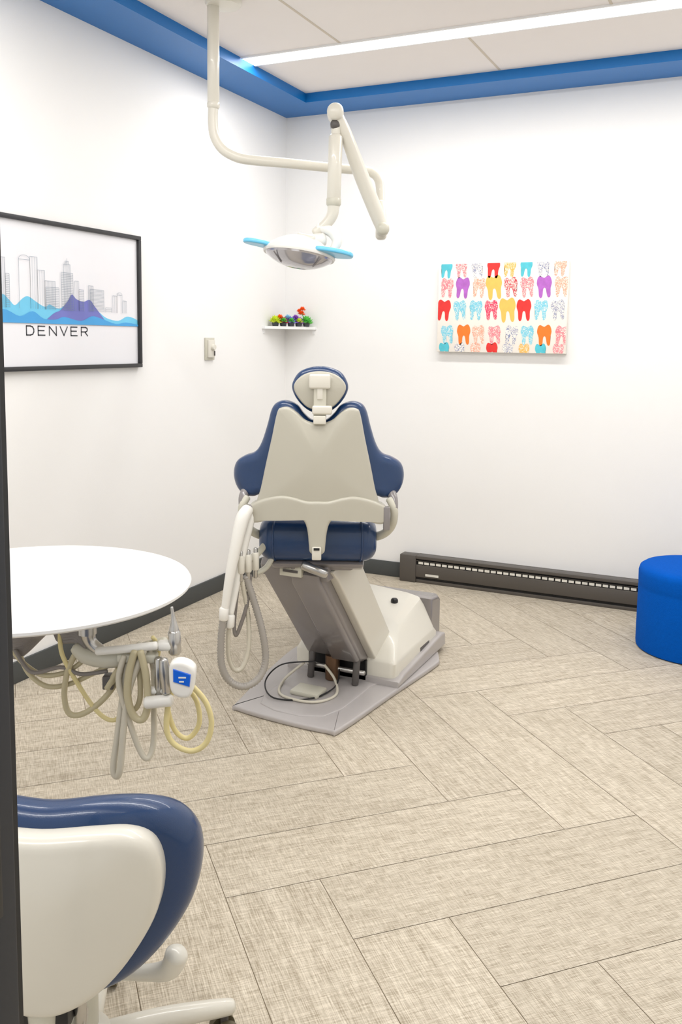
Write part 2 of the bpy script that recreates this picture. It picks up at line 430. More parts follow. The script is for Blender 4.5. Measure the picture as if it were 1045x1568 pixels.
# ------------------------------------------------------------------ teeth canvas
T_ = empty('tooth_pattern_wall_painting', (1.36, -0.02, 1.587))
cx0, cx1, cz0, cz1 = 0.998, 1.720, 1.343, 1.832
box('canvas', (cx0, -.036, cz0), (cx1, 0.0, cz1), mat('canvas_cream', (243, 236, 226), .8, var=.02, bump=.3, bscale=600), T_, bevel=.003)
def scrib(name, rgb, dens):
    m = bpy.data.materials.new(name); m.use_nodes = True; nt = m.node_tree; b = nt.nodes['Principled BSDF']
    tc = nt.nodes.new('ShaderNodeTexCoord'); wv = nt.nodes.new('ShaderNodeTexNoise'); wv.inputs['Scale'].default_value = 90; wv.inputs['Detail'].default_value = 2; wv.inputs['Distortion'].default_value = 2.5
    nt.links.new(tc.outputs['Object'], wv.inputs['Vector'])
    r = nt.nodes.new('ShaderNodeValToRGB'); r.color_ramp.elements[0].position = dens - .05; r.color_ramp.elements[1].position = dens + .05
    r.color_ramp.elements[0].color = lin(rgb); r.color_ramp.elements[1].color = lin((246, 238, 226))
    nt.links.new(wv.outputs['Fac'], r.inputs[0]); nt.links.new(r.outputs[0], b.inputs['Base Color']); b.inputs['Roughness'].default_value = .8
    return m
TC = {'teal': mat('paint_teal', (84, 190, 205), .7, var=.2, nscale=40), 'red': mat('paint_red', (222, 48, 44), .7, var=.15, nscale=40),
      'yel': mat('paint_yellow', (246, 190, 92), .7, var=.1, nscale=40), 'pur': mat('paint_purple', (176, 100, 190), .7, var=.25, nscale=40),
      'ora': mat('paint_orange', (240, 122, 36), .7, var=.15, nscale=40),
      'sp': scrib('scribble_pink', (238, 130, 140), .55), 'sg': scrib('scribble_grey', (130, 138, 172), .48), 'sr': scrib('scribble_red', (205, 50, 70), .52),
      'sc': scrib('scribble_cyan', (120, 200, 220), .57), 'so': scrib('scribble_peach', (240, 165, 140), .54), 'sy': scrib('scribble_yellow', (246, 180, 90), .58),
      'sk': scrib('scribble_magenta', (228, 50, 95), .58)}
rows = [(1.800, ['teal', 'sp', 'sg', 'red', 'sy', 'teal', 'sg', 'so'], .0, 1.0), (1.698, ['sp', 'pur', 'so', 'yel', 'sr', 'sp', 'pur', 'so'], .01, 1.12),
        (1.575, ['red', 'sc', 'sc', 'sk', 'yel', 'red', 'sc', 'sg'], -.005, 1.12), (1.44, ['sc', 'ora', 'so', 'sp', 'sg', 'sc', 'ora', 'sp'], .02, 1.08),
        (1.352, ['teal', 'sg', 'so', 'red', 'sg', 'sy', 'teal', 'sp'], .005, .9)]
mol = [(-.45, .5), (-.3, .62), (-.1, .54), (0, .5), (.1, .54), (.3, .62), (.45, .5), (.52, .2), (.42, -.1), (.40, -.5), (.28, -.62), (.16, -.5), (.1, -.15), (0, -.05), (-.1, -.15), (-.16, -.5), (-.28, -.62), (-.40, -.5), (-.42, -.1), (-.52, .2)]
polys = {k: [] for k in TC}
for zc, cols, ox, s in rows:
    for i, k in enumerate(cols):
        big = 1.22 if k in ('yel',) else (1.08 if k in ('red', 'ora', 'pur') else 1.0)
        xc = cx0 + .043 + i * .0905 + ox + random.uniform(-.003, .003); rot = random.uniform(-.12, .12)
        pts = []
        for p in cat([Vector(q) for q in mol], 3, True):
            u = p.x * .064 * s * big; v = p.y * .078 * s * big
            X = xc + u * math.cos(rot) - v * math.sin(rot); Z = zc + u * math.sin(rot) + v * math.cos(rot)
            pts.append((min(max(X, cx0 + .002), cx1 - .002), min(max(Z, cz0 + .002), cz1 - .002)))
        polys[k].append(pts)
for k, ps in polys.items():
    if ps: flat('teeth_' + k, ps, TC[k], T_, lambda a, b: Vector((a, -.0368, b)))

# ------------------------------------------------------------------ light switch
S = empty('dimmer_switch', (0.01, -0.845, 1.345))
box('plate', (0.0, -.888, 1.287), (.012, -.806, 1.405), M_cream, S, bevel=.003)
box('body', (0.010, -.878, 1.300), (.026, -.822, 1.392), M_cream2, S, bevel=.004)
def RZ2X(v, c): return Vector((c[0] + (v.z - c[2]), c[1] + (v.y - c[1]), c[2] + (v.x - c[0])))
kc = (0.026, -.846, 1.355)
lathe('knob', [(0, 0), (.017, 0), (.017, .008), (.014, .014), (0, .014)], kc, M_cream2, S, n=28, T=lambda v: RZ2X(v, kc))
box('slider', (.026, -.834, 1.31), (.031, -.828, 1.335), M_greyd, S)

# ------------------------------------------------------------------ corner shelf & plants
C = empty('corner_shelf', (0.08, -0.08, 1.47))
bm = bmesh.new()
tri = [(0.0, 0.0), (0.215, 0.0), (0.215, -.02), (0.02, -.285), (0.0, -.285)]
zt, zb = 1.478, 1.462
top = [bm.verts.new((a, b, zt)) for a, b in tri]; bot = [bm.verts.new((a, b, zb)) for a, b in tri]
bm.faces.new(top); bm.faces.new(bot[::-1])
for i in range(5): bm.faces.new((top[i], top[(i + 1) % 5], bot[(i + 1) % 5], bot[i]))
finish('board', bm, M_lam, C, smooth=False)
box('bracket_left', (0.0, -.275, 1.435), (.006, -.255, 1.464), M_lam, C)
box('bracket_back', (.19, -.006, 1.435), (.205, 0, 1.464), M_lam, C)
M_pot = mat('dark_pot', (64, 68, 74), .5)
cols = [((206, 226, 50), .048), ((196, 44, 64), .040), ((140, 130, 220), .044), ((150, 84, 190), .042), ((96, 196, 74), .050)]
LM = [mat('succulent_leaf_%d' % i, c[0], .5, var=.25, nscale=60) for i, c in enumerate(cols)]
M_of = mat('orange_petal', (255, 104, 30), .5); M_gr = mat('green_leaf', (84, 190, 70), .5, var=.3, nscale=50)
M_pb = mat('pale_blue_leaf', (150, 200, 230), .5)
def rosette(bm, c, R, n=22):
    for k in range(n):
        f = k / n; a = k * 2.4; el = math.radians(5 + 70 * f); l = R * (1 - .3 * f)
        d = Vector((math.cos(a) * math.cos(el), math.sin(a) * math.cos(el), math.sin(el)))
        s = Vector((-math.sin(a), math.cos(a), 0)) * l * .32; up = d.cross(s).normalized() * l * .12
        b0 = Vector(c) + Vector((0, 0, R * f * .3)); m = b0 + d * l * .6; t = b0 + d * l
        v = [bm.verts.new(p) for p in (b0, m + s, t, m - s, m + up, m - up)]
        for q in ((0, 1, 4), (1, 2, 4), (2, 3, 4), (3, 0, 4), (1, 0, 5), (2, 1, 5), (3, 2, 5), (0, 3, 5)):
            bm.faces.new([v[i] for i in q])
for i, (cc, r) in enumerate(cols):
    t = (i + .5) / 5
    px, py = 0.03 + (0.190 - .03) * t, -.225 + (-.035 + .225) * t
    pl = empty('potted_succulent', (px, py, zt))
    lathe('pot', [(0, 0), (.017, 0), (.022, .022), (.019, .022), (.018, .018), (0, .018)], (px, py, zt), M_pot, pl, n=16)
    bm = bmesh.new(); rosette(bm, (px, py, zt + .020), r, 26)
    finish('leaves', bm, LM[i], pl, smooth=False)
    bm = bmesh.new(); rosette(bm, (px + .014, py - .02, zt + .026), .028, 16); finish('side_leaves', bm, LM[0] if i in (0, 3) else M_gr, pl, smooth=False)
    if i in (1, 2, 3):
        bm = bmesh.new(); rosette(bm, (px - .014, py - .014, zt + .044), .030, 16); finish('small_rosette', bm, (M_of, M_pb, LM[3])[i - 1], pl, smooth=False)
    if i == 4:
        for q, (ax, az, rr) in enumerate(((-.03, .072, .030), (-.022, .098, .026), (-.044, .088, .022))):
            bm = bmesh.new(); rosette(bm, (px + ax, py - .01, zt + az), rr, 18); finish('flower_%d' % q, bm, M_of, pl, smooth=False)
        sweep('stem', [(px, py, zt + .02), (px - .015, py - .005, zt + .05), (px - .028, py - .01, zt + .09)], .0025, M_gr, pl, n=6)

# ------------------------------------------------------------------ blue pouf
PF = (2.464, -0.542)
lathe('blue_pouf', [(0, 0), (.247, 0), (.257, .006), (.259, .02), (.259, .285), (.2575, .292), (.259, .299), (.260, .355), (.254, .375), (.238, .386), (.2, .390), (.1, .392), (0, .393)], (0, 0, 0), M_felt, None, n=72).location = (PF[0], PF[1], 0)

# ------------------------------------------------------------------ dental operatory light
LO = (1.059, -1.431); LF = FR(*LO); E = elev(None, 528, 245, 371, 378, 2.14)
def lp(u, v, w=0.0):
    x, z = E(u, v); return LF(x, w, z)
G = empty('ceiling_dental_light', LF(-.54, 0, CZ))
cc = LF(-.50, 0, CZ)
lathe('canopy', [(0, 0), (.075, 0), (.075, -.02), (.068, -.03), (.03, -.034), (0, -.034)], cc, M_cream2, G)
pt = lp(327, 60)
sweep('pole_sleeve', [(pt.x, pt.y, CZ - .03), (pt.x, pt.y, 2.353)], .0245, M_cream2, G, n=20, smooth=False)
sweep('swing_tube', [Vector((pt.x, pt.y, 2.36)), lp(326, 190), lp(329, 212), lp(340, 230), lp(358, 241), lp(380, 245.5, .01), lp(440, 246, .07), lp(505, 246, .15), lp(560, 246, .21), lp(574, 249, .22), lp(583, 258, .22), lp(587, 275, .22), lp(588, 315, .2)], .0205, M_cream2, G, n=20)
sweep('sleeve_ring', [Vector((pt.x, pt.y, 2.36)), Vector((pt.x, pt.y, 2.345))], .026, M_cream2, G, n=20, smooth=False)
sweep('hub', [lp(588, 300, .18), lp(588, 356, .14)], .024, M_cream2, G, n=20, smooth=False)
sweep('spring_arm', [lp(590, 347, .10), lp(580, 322, .09), lp(553, 262, .05), lp(530, 208, .0), lp(515, 180, -.02)], [.025, .031, .031, .027, .027], M_cream2, G, n=20)
sweep('arm_end_cap', [lp(590, 346, .065), lp(590, 346, .13)], .027, M_cream, G, n=20, smooth=False)
sweep('knuckle', [lp(513, 176, -.05), lp(513, 176, .02)], .034, M_cream2, G, n=24, smooth=False)
sweep('knuckle_lower', [lp(513, 194, -.035), lp(513, 194, .01)], .020, M_greyd, G, n=20, smooth=False)
sweep('drop_shaft', [lp(515, 185, -.02), lp(514, 218, -.02)], .020, M_cream2, G, n=16, smooth=False)
sweep('drop_tube', [lp(514, 212, -.02), lp(512, 308, -.02)], .029, M_cream2, G, n=22, smooth=False)
sweep('collar', [lp(512, 306, -.02), lp(512, 314, -.02)], .031, M_cream, G, n=22, smooth=False)
sweep('neck', [lp(512, 312, -.02), lp(510, 330, -.02), lp(500, 345, -.02), lp(484, 358, -.02)], [.026, .024, .022, .02], M_cream2, G, n=18)
sweep('yoke', [lp(488, 350, -.02), lp(508, 356, -.03), lp(518, 370, -.04), lp(512, 386, -.05)], [.018, .022, .022, .016], M_white, G, n=16)
hc = lp(461, 386, -.04)
RM = Matrix.Rotation(YAW, 3, 'Z') @ Matrix.Rotation(math.radians(-9), 3, 'X') @ Matrix.Rotation(math.radians(8), 3, 'Y')
def HT(v): return hc + RM @ (v - hc)
def hv(x, y, z): return HT(hc + Vector((x, y, z)))
lathe('head_shell', [(0, .066), (.03, .062), (.06, .052), (.09, .036), (.12, .014), (.140, -.008), (.143, -.018), (.139, -.026), (.12, -.024), (0, -.024)], hc, M_white, G, T=HT, sx=1.06, sy=.85, n=48)
lathe('lens_bowl', [(.134, -.022), (.128, -.032), (.105, -.048), (.08, -.060), (.055, -.067), (0, -.069)], hc, M_lens, G, T=HT, sx=1.06, sy=.85, n=48, angle=20)
bm = bmesh.new()
for s in (-.6, 0, .6):
    sweep_bm(bm, [hv(s * .16, -.085, -.040), hv(s * .11, -.03, -.066)], .003, n=6, smooth=False)
finish('lens_ribs', bm, M_taupe, G)
for nm, o in (('handle_left', [(-.12, -.055), (-.17, -.075), (-.215, -.07), (-.232, -.045), (-.215, -.02), (-.17, -.005), (-.12, .01)]),
              ('handle_right', [(.07, -.105), (.12, -.115), (.19, -.105), (.222, -.075), (.215, -.035), (.16, -.01), (.11, -.02), (.08, -.06)])):
    plate(nm, o, -.010, .008, .007, M_lblue, G, T=lambda a, h, b: hv(a, b, h - .004), n=4)
sweep('joint_block', [hv(.03, 0, .045), hv(.09, 0, .06)], .028, M_white, G, n=18)
sweep('joint_cap', [hv(-.01, -.03, .05), hv(.05, -.045, .042)], .016, M_cream2, G, n=14)

# ------------------------------------------------------------------ dental chair
CF = FR(1.319, -2.171); EC = elev(None, 488, 657, 448, 445, 1.1)
K = empty('dental_chair', (1.2, -1.7, 0))
def mir(pts, c=488.5):
    return [EC(u, v) for u, v in pts] + [EC(2 * c - u, v) for u, v in reversed(pts) if abs(u - c) > 1]
def cp(u, v, w=0.0):
    x, z = EC(u, v); return CF(x, w, z)
pad = [(488.5, 645), (500, 644), (512, 634), (522, 622), (538, 616), (553, 619), (562, 630), (569, 655), (578, 682), (588, 697), (604, 704), (619, 715), (624, 733), (620, 752), (608, 766), (592, 768), (580, 764), (570, 768), (540, 772), (510, 774), (488.5, 775)]
crv = lambda x, z: 0.9 * x * x
plate('back_upholstery', mir(pad), .012, .085, .026, M_navy, K, T=CF, curve=crv, bulge1=.02)
shell = [(488.5, 648), (500, 647), (511, 642), (522, 632), (534, 625), (546, 626), (552, 634), (560, 672), (569, 712), (577, 750), (583, 772), (575, 785), (545, 789), (515, 792), (488.5, 792)]
plate('back_shell', mir(shell), -.02, .02, .010, M_shell, K, T=CF, curve=crv, bulge0=.012)
bar = [(488.5, 766), (505, 766), (525, 761), (545, 759), (570, 765), (590, 774), (597, 785), (596, 797), (585, 803), (560, 796), (535, 793), (515, 793), (507, 800), (503, 815), (501, 835), (499, 845), (488.5, 850)]
plate('back_crossbar', mir(bar), -.035, .03, .009, M_shell, K, T=CF, curve=lambda x, z: .7 * x * x)
box('latch', (-.016, -.048, .655), (.016, -.034, .70), M_cream2, K, T=CF, bevel=.004)
box('latch_slot', (-.010, -.050, .690), (.010, -.046, .698), M_black, K, T=CF)
hp = [(490, 563), (506, 565), (522, 572), (531, 585), (533, 597), (527, 611), (516, 624), (504, 632), (490, 635)]
plate('headrest_upholstery', mir(hp, 490), .012, .075, .024, M_navy, K, T=CF, bulge1=.02)
hs = [(490, 570), (506, 572), (519, 578), (528, 588), (529, 598), (522, 611), (512, 622), (502, 627), (490, 629)]
plate('headrest_shell', mir(hs, 490), -.004, .018, .007, M_shell, K, T=CF, bulge0=.01)
def cbox(nm, u0, v0, u1, v1, w0, w1, m, b=.004):
    x0, z1 = EC(u0, v0); x1, z0 = EC(u1, v1)
    return box(nm, (x0, w0, z0), (x1, w1, z1), m, K, T=CF, bevel=b, seg=3)
cbox('headrest_clamp', 474, 574, 506, 596, -.032, .01, M_cream2, .007)
cbox('headrest_stem', 481, 584, 500, 645, -.024, .012, M_cream, .004)
cbox('stem_slot', 486, 588, 495, 612, -.027, -.02, M_cream2, .003)
cbox('stem_collar', 479, 621, 509, 634, -.036, .015, M_cream2, .006)
cbox('stem_lock', 481, 636, 500, 649, -.034, .0, M_cream2, .004)
sweep('arm_post_right', [cp(602, 755, .10), cp(606, 768, .07), cp(607, 782, .05)], [.016, .017, .015], M_taupe, K)
sweep('arm_post_left', [cp(375, 755, .10), cp(371, 768, .07), cp(371, 782, .05)], [.016, .017, .015], M_taupe, K)
sweep('arm_tube_right', [cp(600, 768, .06), cp(607, 782, .05), cp(607, 803, .06), cp(600, 820, .09), cp(586, 832, .12), cp(565, 838, .16)], [.013, .014, .014, .015, .016, .018], M_cream, K)
sweep('arm_tube_left', [cp(377, 768, .06), cp(370, 782, .05), cp(371, 803, .06), cp(379, 820, .09), cp(392, 832, .12), cp(413, 838, .16)], [.013, .014, .014, .015, .016, .018], M_cream, K)
cbox('recline_link_right', 590, 776, 600, 812, .0, .03, M_taupe, .003)
cbox('recline_link_left', 378, 776, 388, 812, .0, .03, M_taupe, .003)
SY = lambda a, x, z: CF(x, a, z)
plate('seat_cushion', [(.12, .768), (.2, .768), (.45, .745), (.75, .735), (.86, .72), (.86, .675), (.7, .655), (.4, .64), (.2, .615), (.11, .615), (.068, .645), (.06, .69), (.075, .745)], -.21, .21, .05, M_navy, K, T=SY, n=4, seg=6)
sweep('seat_piping', [CF(-.150, .115, .772), CF(-.156, .075, .748), CF(-.158, .058, .69), CF(-.156, .070, .64), CF(-.15, .11, .612)], .0035, M_navy, K, n=8)
sweep('seat_piping', [CF(.150, .115, .772), CF(.156, .075, .748), CF(.158, .058, .69), CF(.156, .070, .64), CF(.15, .11, .612)], .0035, M_navy, K, n=8)
plate('leg_rest', [(.84, .725), (1.05, .72), (1.25, .685), (1.32, .655), (1.30, .62), (1.1, .645), (.84, .67)], -.17, .17, .025, M_navy, K, T=SY, n=4)
plate('seat_pan', [(.12, .62), (.5, .65), (.8, .66), (.8, .63), (.5, .60), (.2, .575), (.12, .585)], -.165, .165, .01, M_taupe, K, T=SY, n=3)
bm = bmesh.new(); box_bm(bm, (-.10, .12, .575), (.13, .35, .605), CF, .012, 3); finish('seat_bracket', bm, M_taupe, K)
sweep('recline_motor', [CF(-.05, .10, .60), CF(.03, .08, .575)], .018, M_steel, K, n=12, smooth=False)
lathe('swivel', [(0, 0), (.105, 0), (.11, .01), (.11, .045), (.10, .06), (0, .06)], (1.19, -1.93, .535), M_greyd, K)
x0, x1 = 1.045, 1.30
def side2(nm, pts, xa, xb, m, r=.008):   # profile in (y,z), swept along x
    return plate(nm, pts, xa, xb, r, m, K, T=lambda y, x, z: Vector((x, y, z)), smooth=False)
side2('lift_arm_casing', [(-2.06, .575), (-1.98, .590), (-1.84, .585), (-1.80, .555), (-1.48, .16), (-1.50, .10), (-1.60, .09), (-1.71, .13), (-2.06, .53)], x0, x1 - .012, M_taupe, .012)
side2('lift_arm_panel', [(-2.085, .56), (-2.05, .59), (-1.9, .58), (-1.62, .15), (-1.66, .105), (-1.73, .125), (-2.07, .515)], 1.165, x1 - .018, M_taupe, .012)
side2('lift_arm_cover', [(-2.045, .57), (-1.97, .592), (-1.83, .588), (-1.80, .56), (-1.46, .16), (-1.50, .09), (-1.59, .085), (-1.64, .12), (-2.0, .53)], x1 - .014, x1 + .022, M_cover, .006)
side2('lift_head', [(-2.075, .575), (-2.06, .60), (-1.86, .605), (-1.82, .58), (-1.85, .545), (-2.06, .535)], x0 - .01, x1 + .01, M_taupe, .01)
box('badge_plate', (1.13, -2.096, .550), (1.22, -2.070, .592), M_cream, K, bevel=.003)
box('badge_text', (1.145, -2.0985, .566), (1.205, -2.095, .575), M_greyd, K)
outl = [(.955, -2.10), (1.16, -2.125), (1.345, -2.125), (1.385, -2.09), (1.43, -1.7), (1.475, -1.34), (1.465, -1.25), (1.40, -1.12), (1.30, -1.02), (1.0, -1.02), (.90, -1.10), (.84, -1.35), (.85, -1.6), (.925, -2.05)]
plate('base_plate', outl, 0.0, .022, .008, M_taupel, K, T=lambda a, h, b: Vector((a, b, h)), n=4)
inn = [(1.02, -2.04), (1.29, -2.04), (1.33, -1.7), (1.33, -1.6), (1.0, -1.6), (.99, -1.75)]
plate('plate_recess', inn, .018, .026, .004, M_taupel, K, T=lambda a, h, b: Vector((a, b, h)), n=3)
bm = bmesh.new()
def cring(xa, xb, ya, yb, z, dzf=0.0, dzr=0.0):
    pts = []; rr = .03
    for cx, cy, a0 in ((xb - rr, yb - rr, 0), (xa + rr, yb - rr, 90), (xa + rr, ya + rr, 180), (xb - rr, ya + rr, 270)):
        for q in range(5):
            a = math.radians(a0 + q * 22.5); X = cx + rr * math.cos(a); Y = cy + rr * math.sin(a)
            f = (yb - Y) / (yb - ya); g_ = (X - xa) / (xb - xa)
            pts.append(bm.verts.new((X, Y, z - dzf * f - dzr * g_)))
    return pts
RG = [cring(.955, 1.415, -1.645, -1.13, .03), cring(.955, 1.415, -1.645, -1.13, .105), cring(.962, 1.405, -1.635, -1.138, .122), cring(.985, 1.36, -1.50, -1.15, .262, .05, .035), cring(.995, 1.345, -1.46, -1.16, .285, .055, .03), cring(1.02, 1.31, -1.43, -1.18, .295, .055, .025)]
for a, b in zip(RG[:-1], RG[1:]):
    for i in range(len(a)): bm.faces.new((a[i], a[(i + 1) % len(a)], b[(i + 1) % len(b)], b[i]))
bm.faces.new(RG[-1]); bm.faces.new(RG[0][::-1])
finish('pump_cover', bm, M_cover, K, angle=35)
side2('cover_skirt', [(-1.08, .02), (-1.08, .08), (-1.12, .09), (-1.60, .060), (-1.66, .045), (-1.66, .02)], .93, 1.435, M_taupel, .010)
side2('rear_cover', [(-1.02, .02), (-1.02, .22), (-1.06, .25), (-1.16, .25), (-1.16, .02)], .98, 1.39, M_taupe, .02)
sweep('cover_hole_shade', [(1.26, -1.28, .245), (1.26, -1.28, .262)], .016, M_black, K, n=18, smooth=False)  # black disc paints the dark inside of a hole in the cover
box('maker_label', (1.4145, -1.36, .072), (1.4165, -1.25, .092), M_greyd, K)
box('cavity_shade', (1.03, -1.66, .03), (1.29, -1.60, .11), M_black, K)  # black box paints the shade of the hollow under the lift arm
lathe('hydraulic_cylinder', [(0, 0), (.03, 0), (.03, .10), (0, .10)], (1.16, -1.70, .03), mat('bronze_cylinder', (110, 85, 65), .3, metal=.7), K, n=20)
for i, xx in enumerate((1.07, 1.27)):
    sweep('pivot_strut_%d' % i, [(xx, -1.72, .03), (xx, -1.70, .14)], .014, M_greyd, K, n=12, smooth=False)
sweep('pivot_bar', [(1.05, -1.70, .075), (1.30, -1.70, .075)], .010, M_steel, K, smooth=False)
box('junction_box', (1.08, -1.92, .026), (1.20, -1.83, .045), M_cream, K, bevel=.006)
sweep('base_cable_1', [(1.05, -1.74, .09), (1.0, -1.82, .035), (1.06, -1.95, .032), (1.2, -1.96, .032), (1.25, -1.86, .032), (1.2, -1.76, .05), (1.14, -1.73, .09)], .0055, M_hosel, K, n=8)
sweep('base_cable_2', [(1.1, -1.73, .1), (.98, -1.80, .09), (.96, -1.9, .05), (1.05, -1.99, .032), (1.18, -1.93, .032), (1.22, -1.8, .04), (1.2, -1.72, .08)], .003, M_black, K, n=8)
sweep('hose_cover_1', [cp(382, 780, -.01), cp(374, 795, -.03), cp(364, 840, -.05), cp(355, 890, -.06), cp(347, 945, -.06)], [.020, .024, .020, .016, .012], M_white, K, n=14)
sweep('hose_cover_2', [cp(388, 785, .02), cp(381, 810, .0), cp(373, 850, -.02), cp(364, 900, -.03), cp(357, 940, -.04)], [.016, .018, .015, .013, .011], M_white, K, n=14)
sweep('holder_arm', [cp(410, 838, .10), cp(395, 855, .05), cp(378, 862, .0), cp(366, 862, -.03)], .012, M_cream, K, n=12)
for i, (u, w_) in enumerate(((372, -.03), (382, -.01), (392, .02))):
    sweep('holder_cup_%d' % i, [cp(u, 853, w_), cp(u, 877, w_)], .013, M_cream2, K, n=14, smooth=False)
    sweep('valve_tip_%d' % i, [cp(u, 845, w_), cp(u, 890, w_)], .008, M_steel, K, n=10, smooth=False)
sweep('holder_link', [cp(425, 850, .12), cp(408, 880, .08), cp(392, 885, .03)], .010, M_cream, K, n=10)
sweep('suction_hose_grey', [cp(347, 940, -.06), cp(343, 980, -.06), cp(344, 1020, -.06), cp(356, 1046, -.05), cp(378, 1056, -.04), cp(400, 1045, -.02), cp(409, 1018, 0), cp(404, 975, .0), cp(392, 930, .0), cp(378, 885, -.01)], .0135, M_hoseg, K, n=12, rib=.005, res=14)
sweep('suction_hose_pale', [cp(357, 935, -.04), cp(352, 980, -.03), cp(353, 1015, -.02), cp(362, 1035, -.01), cp(374, 1030, .0), cp(382, 1000, .01), cp(381, 950, .01), cp(373, 890, -.02)], .009, M_hosel, K, n=10, rib=.004, res=14)
sweep('syringe_hose', [cp(385, 885, .0), cp(380, 930, .0), cp(368, 970, .0), cp(362, 980, .0), cp(360, 960, .0), cp(366, 900, -.01)], .007, M_hosed, K, n=8, res=12)
for i, v in enumerate((930, 944)):
    sweep('hose_collar_%d' % i, [cp(348 + i * 8, v, -.06 + .02 * i), cp(347 + i * 8, v + 16, -.06 + .02 * i)], .0165, M_white, K, n=14, smooth=False)

# ------------------------------------------------------------------ round delivery table
TCX, TCY, TZ = 1.201, -3.377, 0.85
Tt = empty('round_delivery_table', (TCX, TCY, TZ))
lathe('tabletop', [(0, 0), (.345, 0), (.352, -.002), (.356, -.008), (.355, -.014), (.348, -.019), (.33, -.021), (0, -.021)], (TCX, TCY, TZ), M_lam, Tt, n=96)
TF = FR(1.886, -3.197); ET = elev(None, 514, 968, 712, 684, .80)
def tp(u, v, w=0.0):
    x, z = ET(u, v); return TF(x, w, z)
colx, coly = .93, -3.48
lathe('pedestal_base', [(0, 0), (.16, 0), (.16, .015), (.14, .03), (.05, .045), (0, .045)], (colx, coly, 0), M_taupel, Tt)
sweep('pedestal_column', [(colx, coly, .02), (colx, coly, .80)], .03, M_cream2, Tt, n=24, smooth=False)
sweep('support_arm', [(colx, coly, .79), (colx + .12, coly + .04, .795), (TCX, TCY, .80)], .022, M_cream, Tt, n=16)
c1 = tp(131, 968, .0)
lathe('table_mount', [(0, 0), (.045, 0), (.045, -.012), (.02, -.014), (.02, -.06), (0, -.06)], (c1.x, c1.y, TZ - .02), M_steel, Tt, n=24)
c2 = tp(40, 968, .0)
lathe('table_mount_inner', [(0, 0), (.045, 0), (.045, -.022), (.03, -.028), (0, -.028)], (c2.x, c2.y, TZ - .02), M_cream, Tt, n=24)
def tbox(nm, u0, v0, u1, v1, w0, w1, m, b=.004):
    xa, zb = ET(u0, v0); xb, za = ET(u1, v1)
    return box(nm, (xa, w0, za), (xb, w1, zb), m, Tt, T=TF, bevel=b, seg=3)
sweep('holder_casting', [tp(112, 1010), tp(130, 1022), tp(165, 1026), tp(200, 1020), tp(225, 1008), tp(250, 1000)], [.012, .018, .020, .018, .015, .012], M_cream, Tt, n=16)
sweep('holder_brace', [tp(131, 980, .0), tp(135, 1000, .0), tp(150, 1015)], [.018, .014, .014], M_steel, Tt, n=14)
sweep('holder_rail', [tp(150, 1010, -.02), tp(200, 1003, -.03), tp(240, 998, -.03)], .009, M_white, Tt, n=12)
tbox('holder_block', 180, 1012, 240, 1026, -.03, .02, M_cream, .006)
tbox('bracket_dark', 155, 1050, 172, 1070, -.015, .015, M_greyd, .003)
sweep('bracket_lever', [tp(162, 1068, -.01), tp(180, 1040, -.01)], .008, M_hoset, Tt, n=10)
bm = bmesh.new()
for k in range(9):
    o = k * 5
    sweep_bm(bm, [tp(-40, 990 + o, .05 + .01 * k), tp(15, 1000 + o * .8, .03), tp(55, 993 + o * .6 - k * 2, .02 + .008 * k), tp(85, 976 + o * .7, .02), tp(112, 970 + o * .8, .01), tp(128, 1000 + o * .3, .0)], .0065, n=8)
finish('umbilical_bundle', bm, M_hosed, Tt)
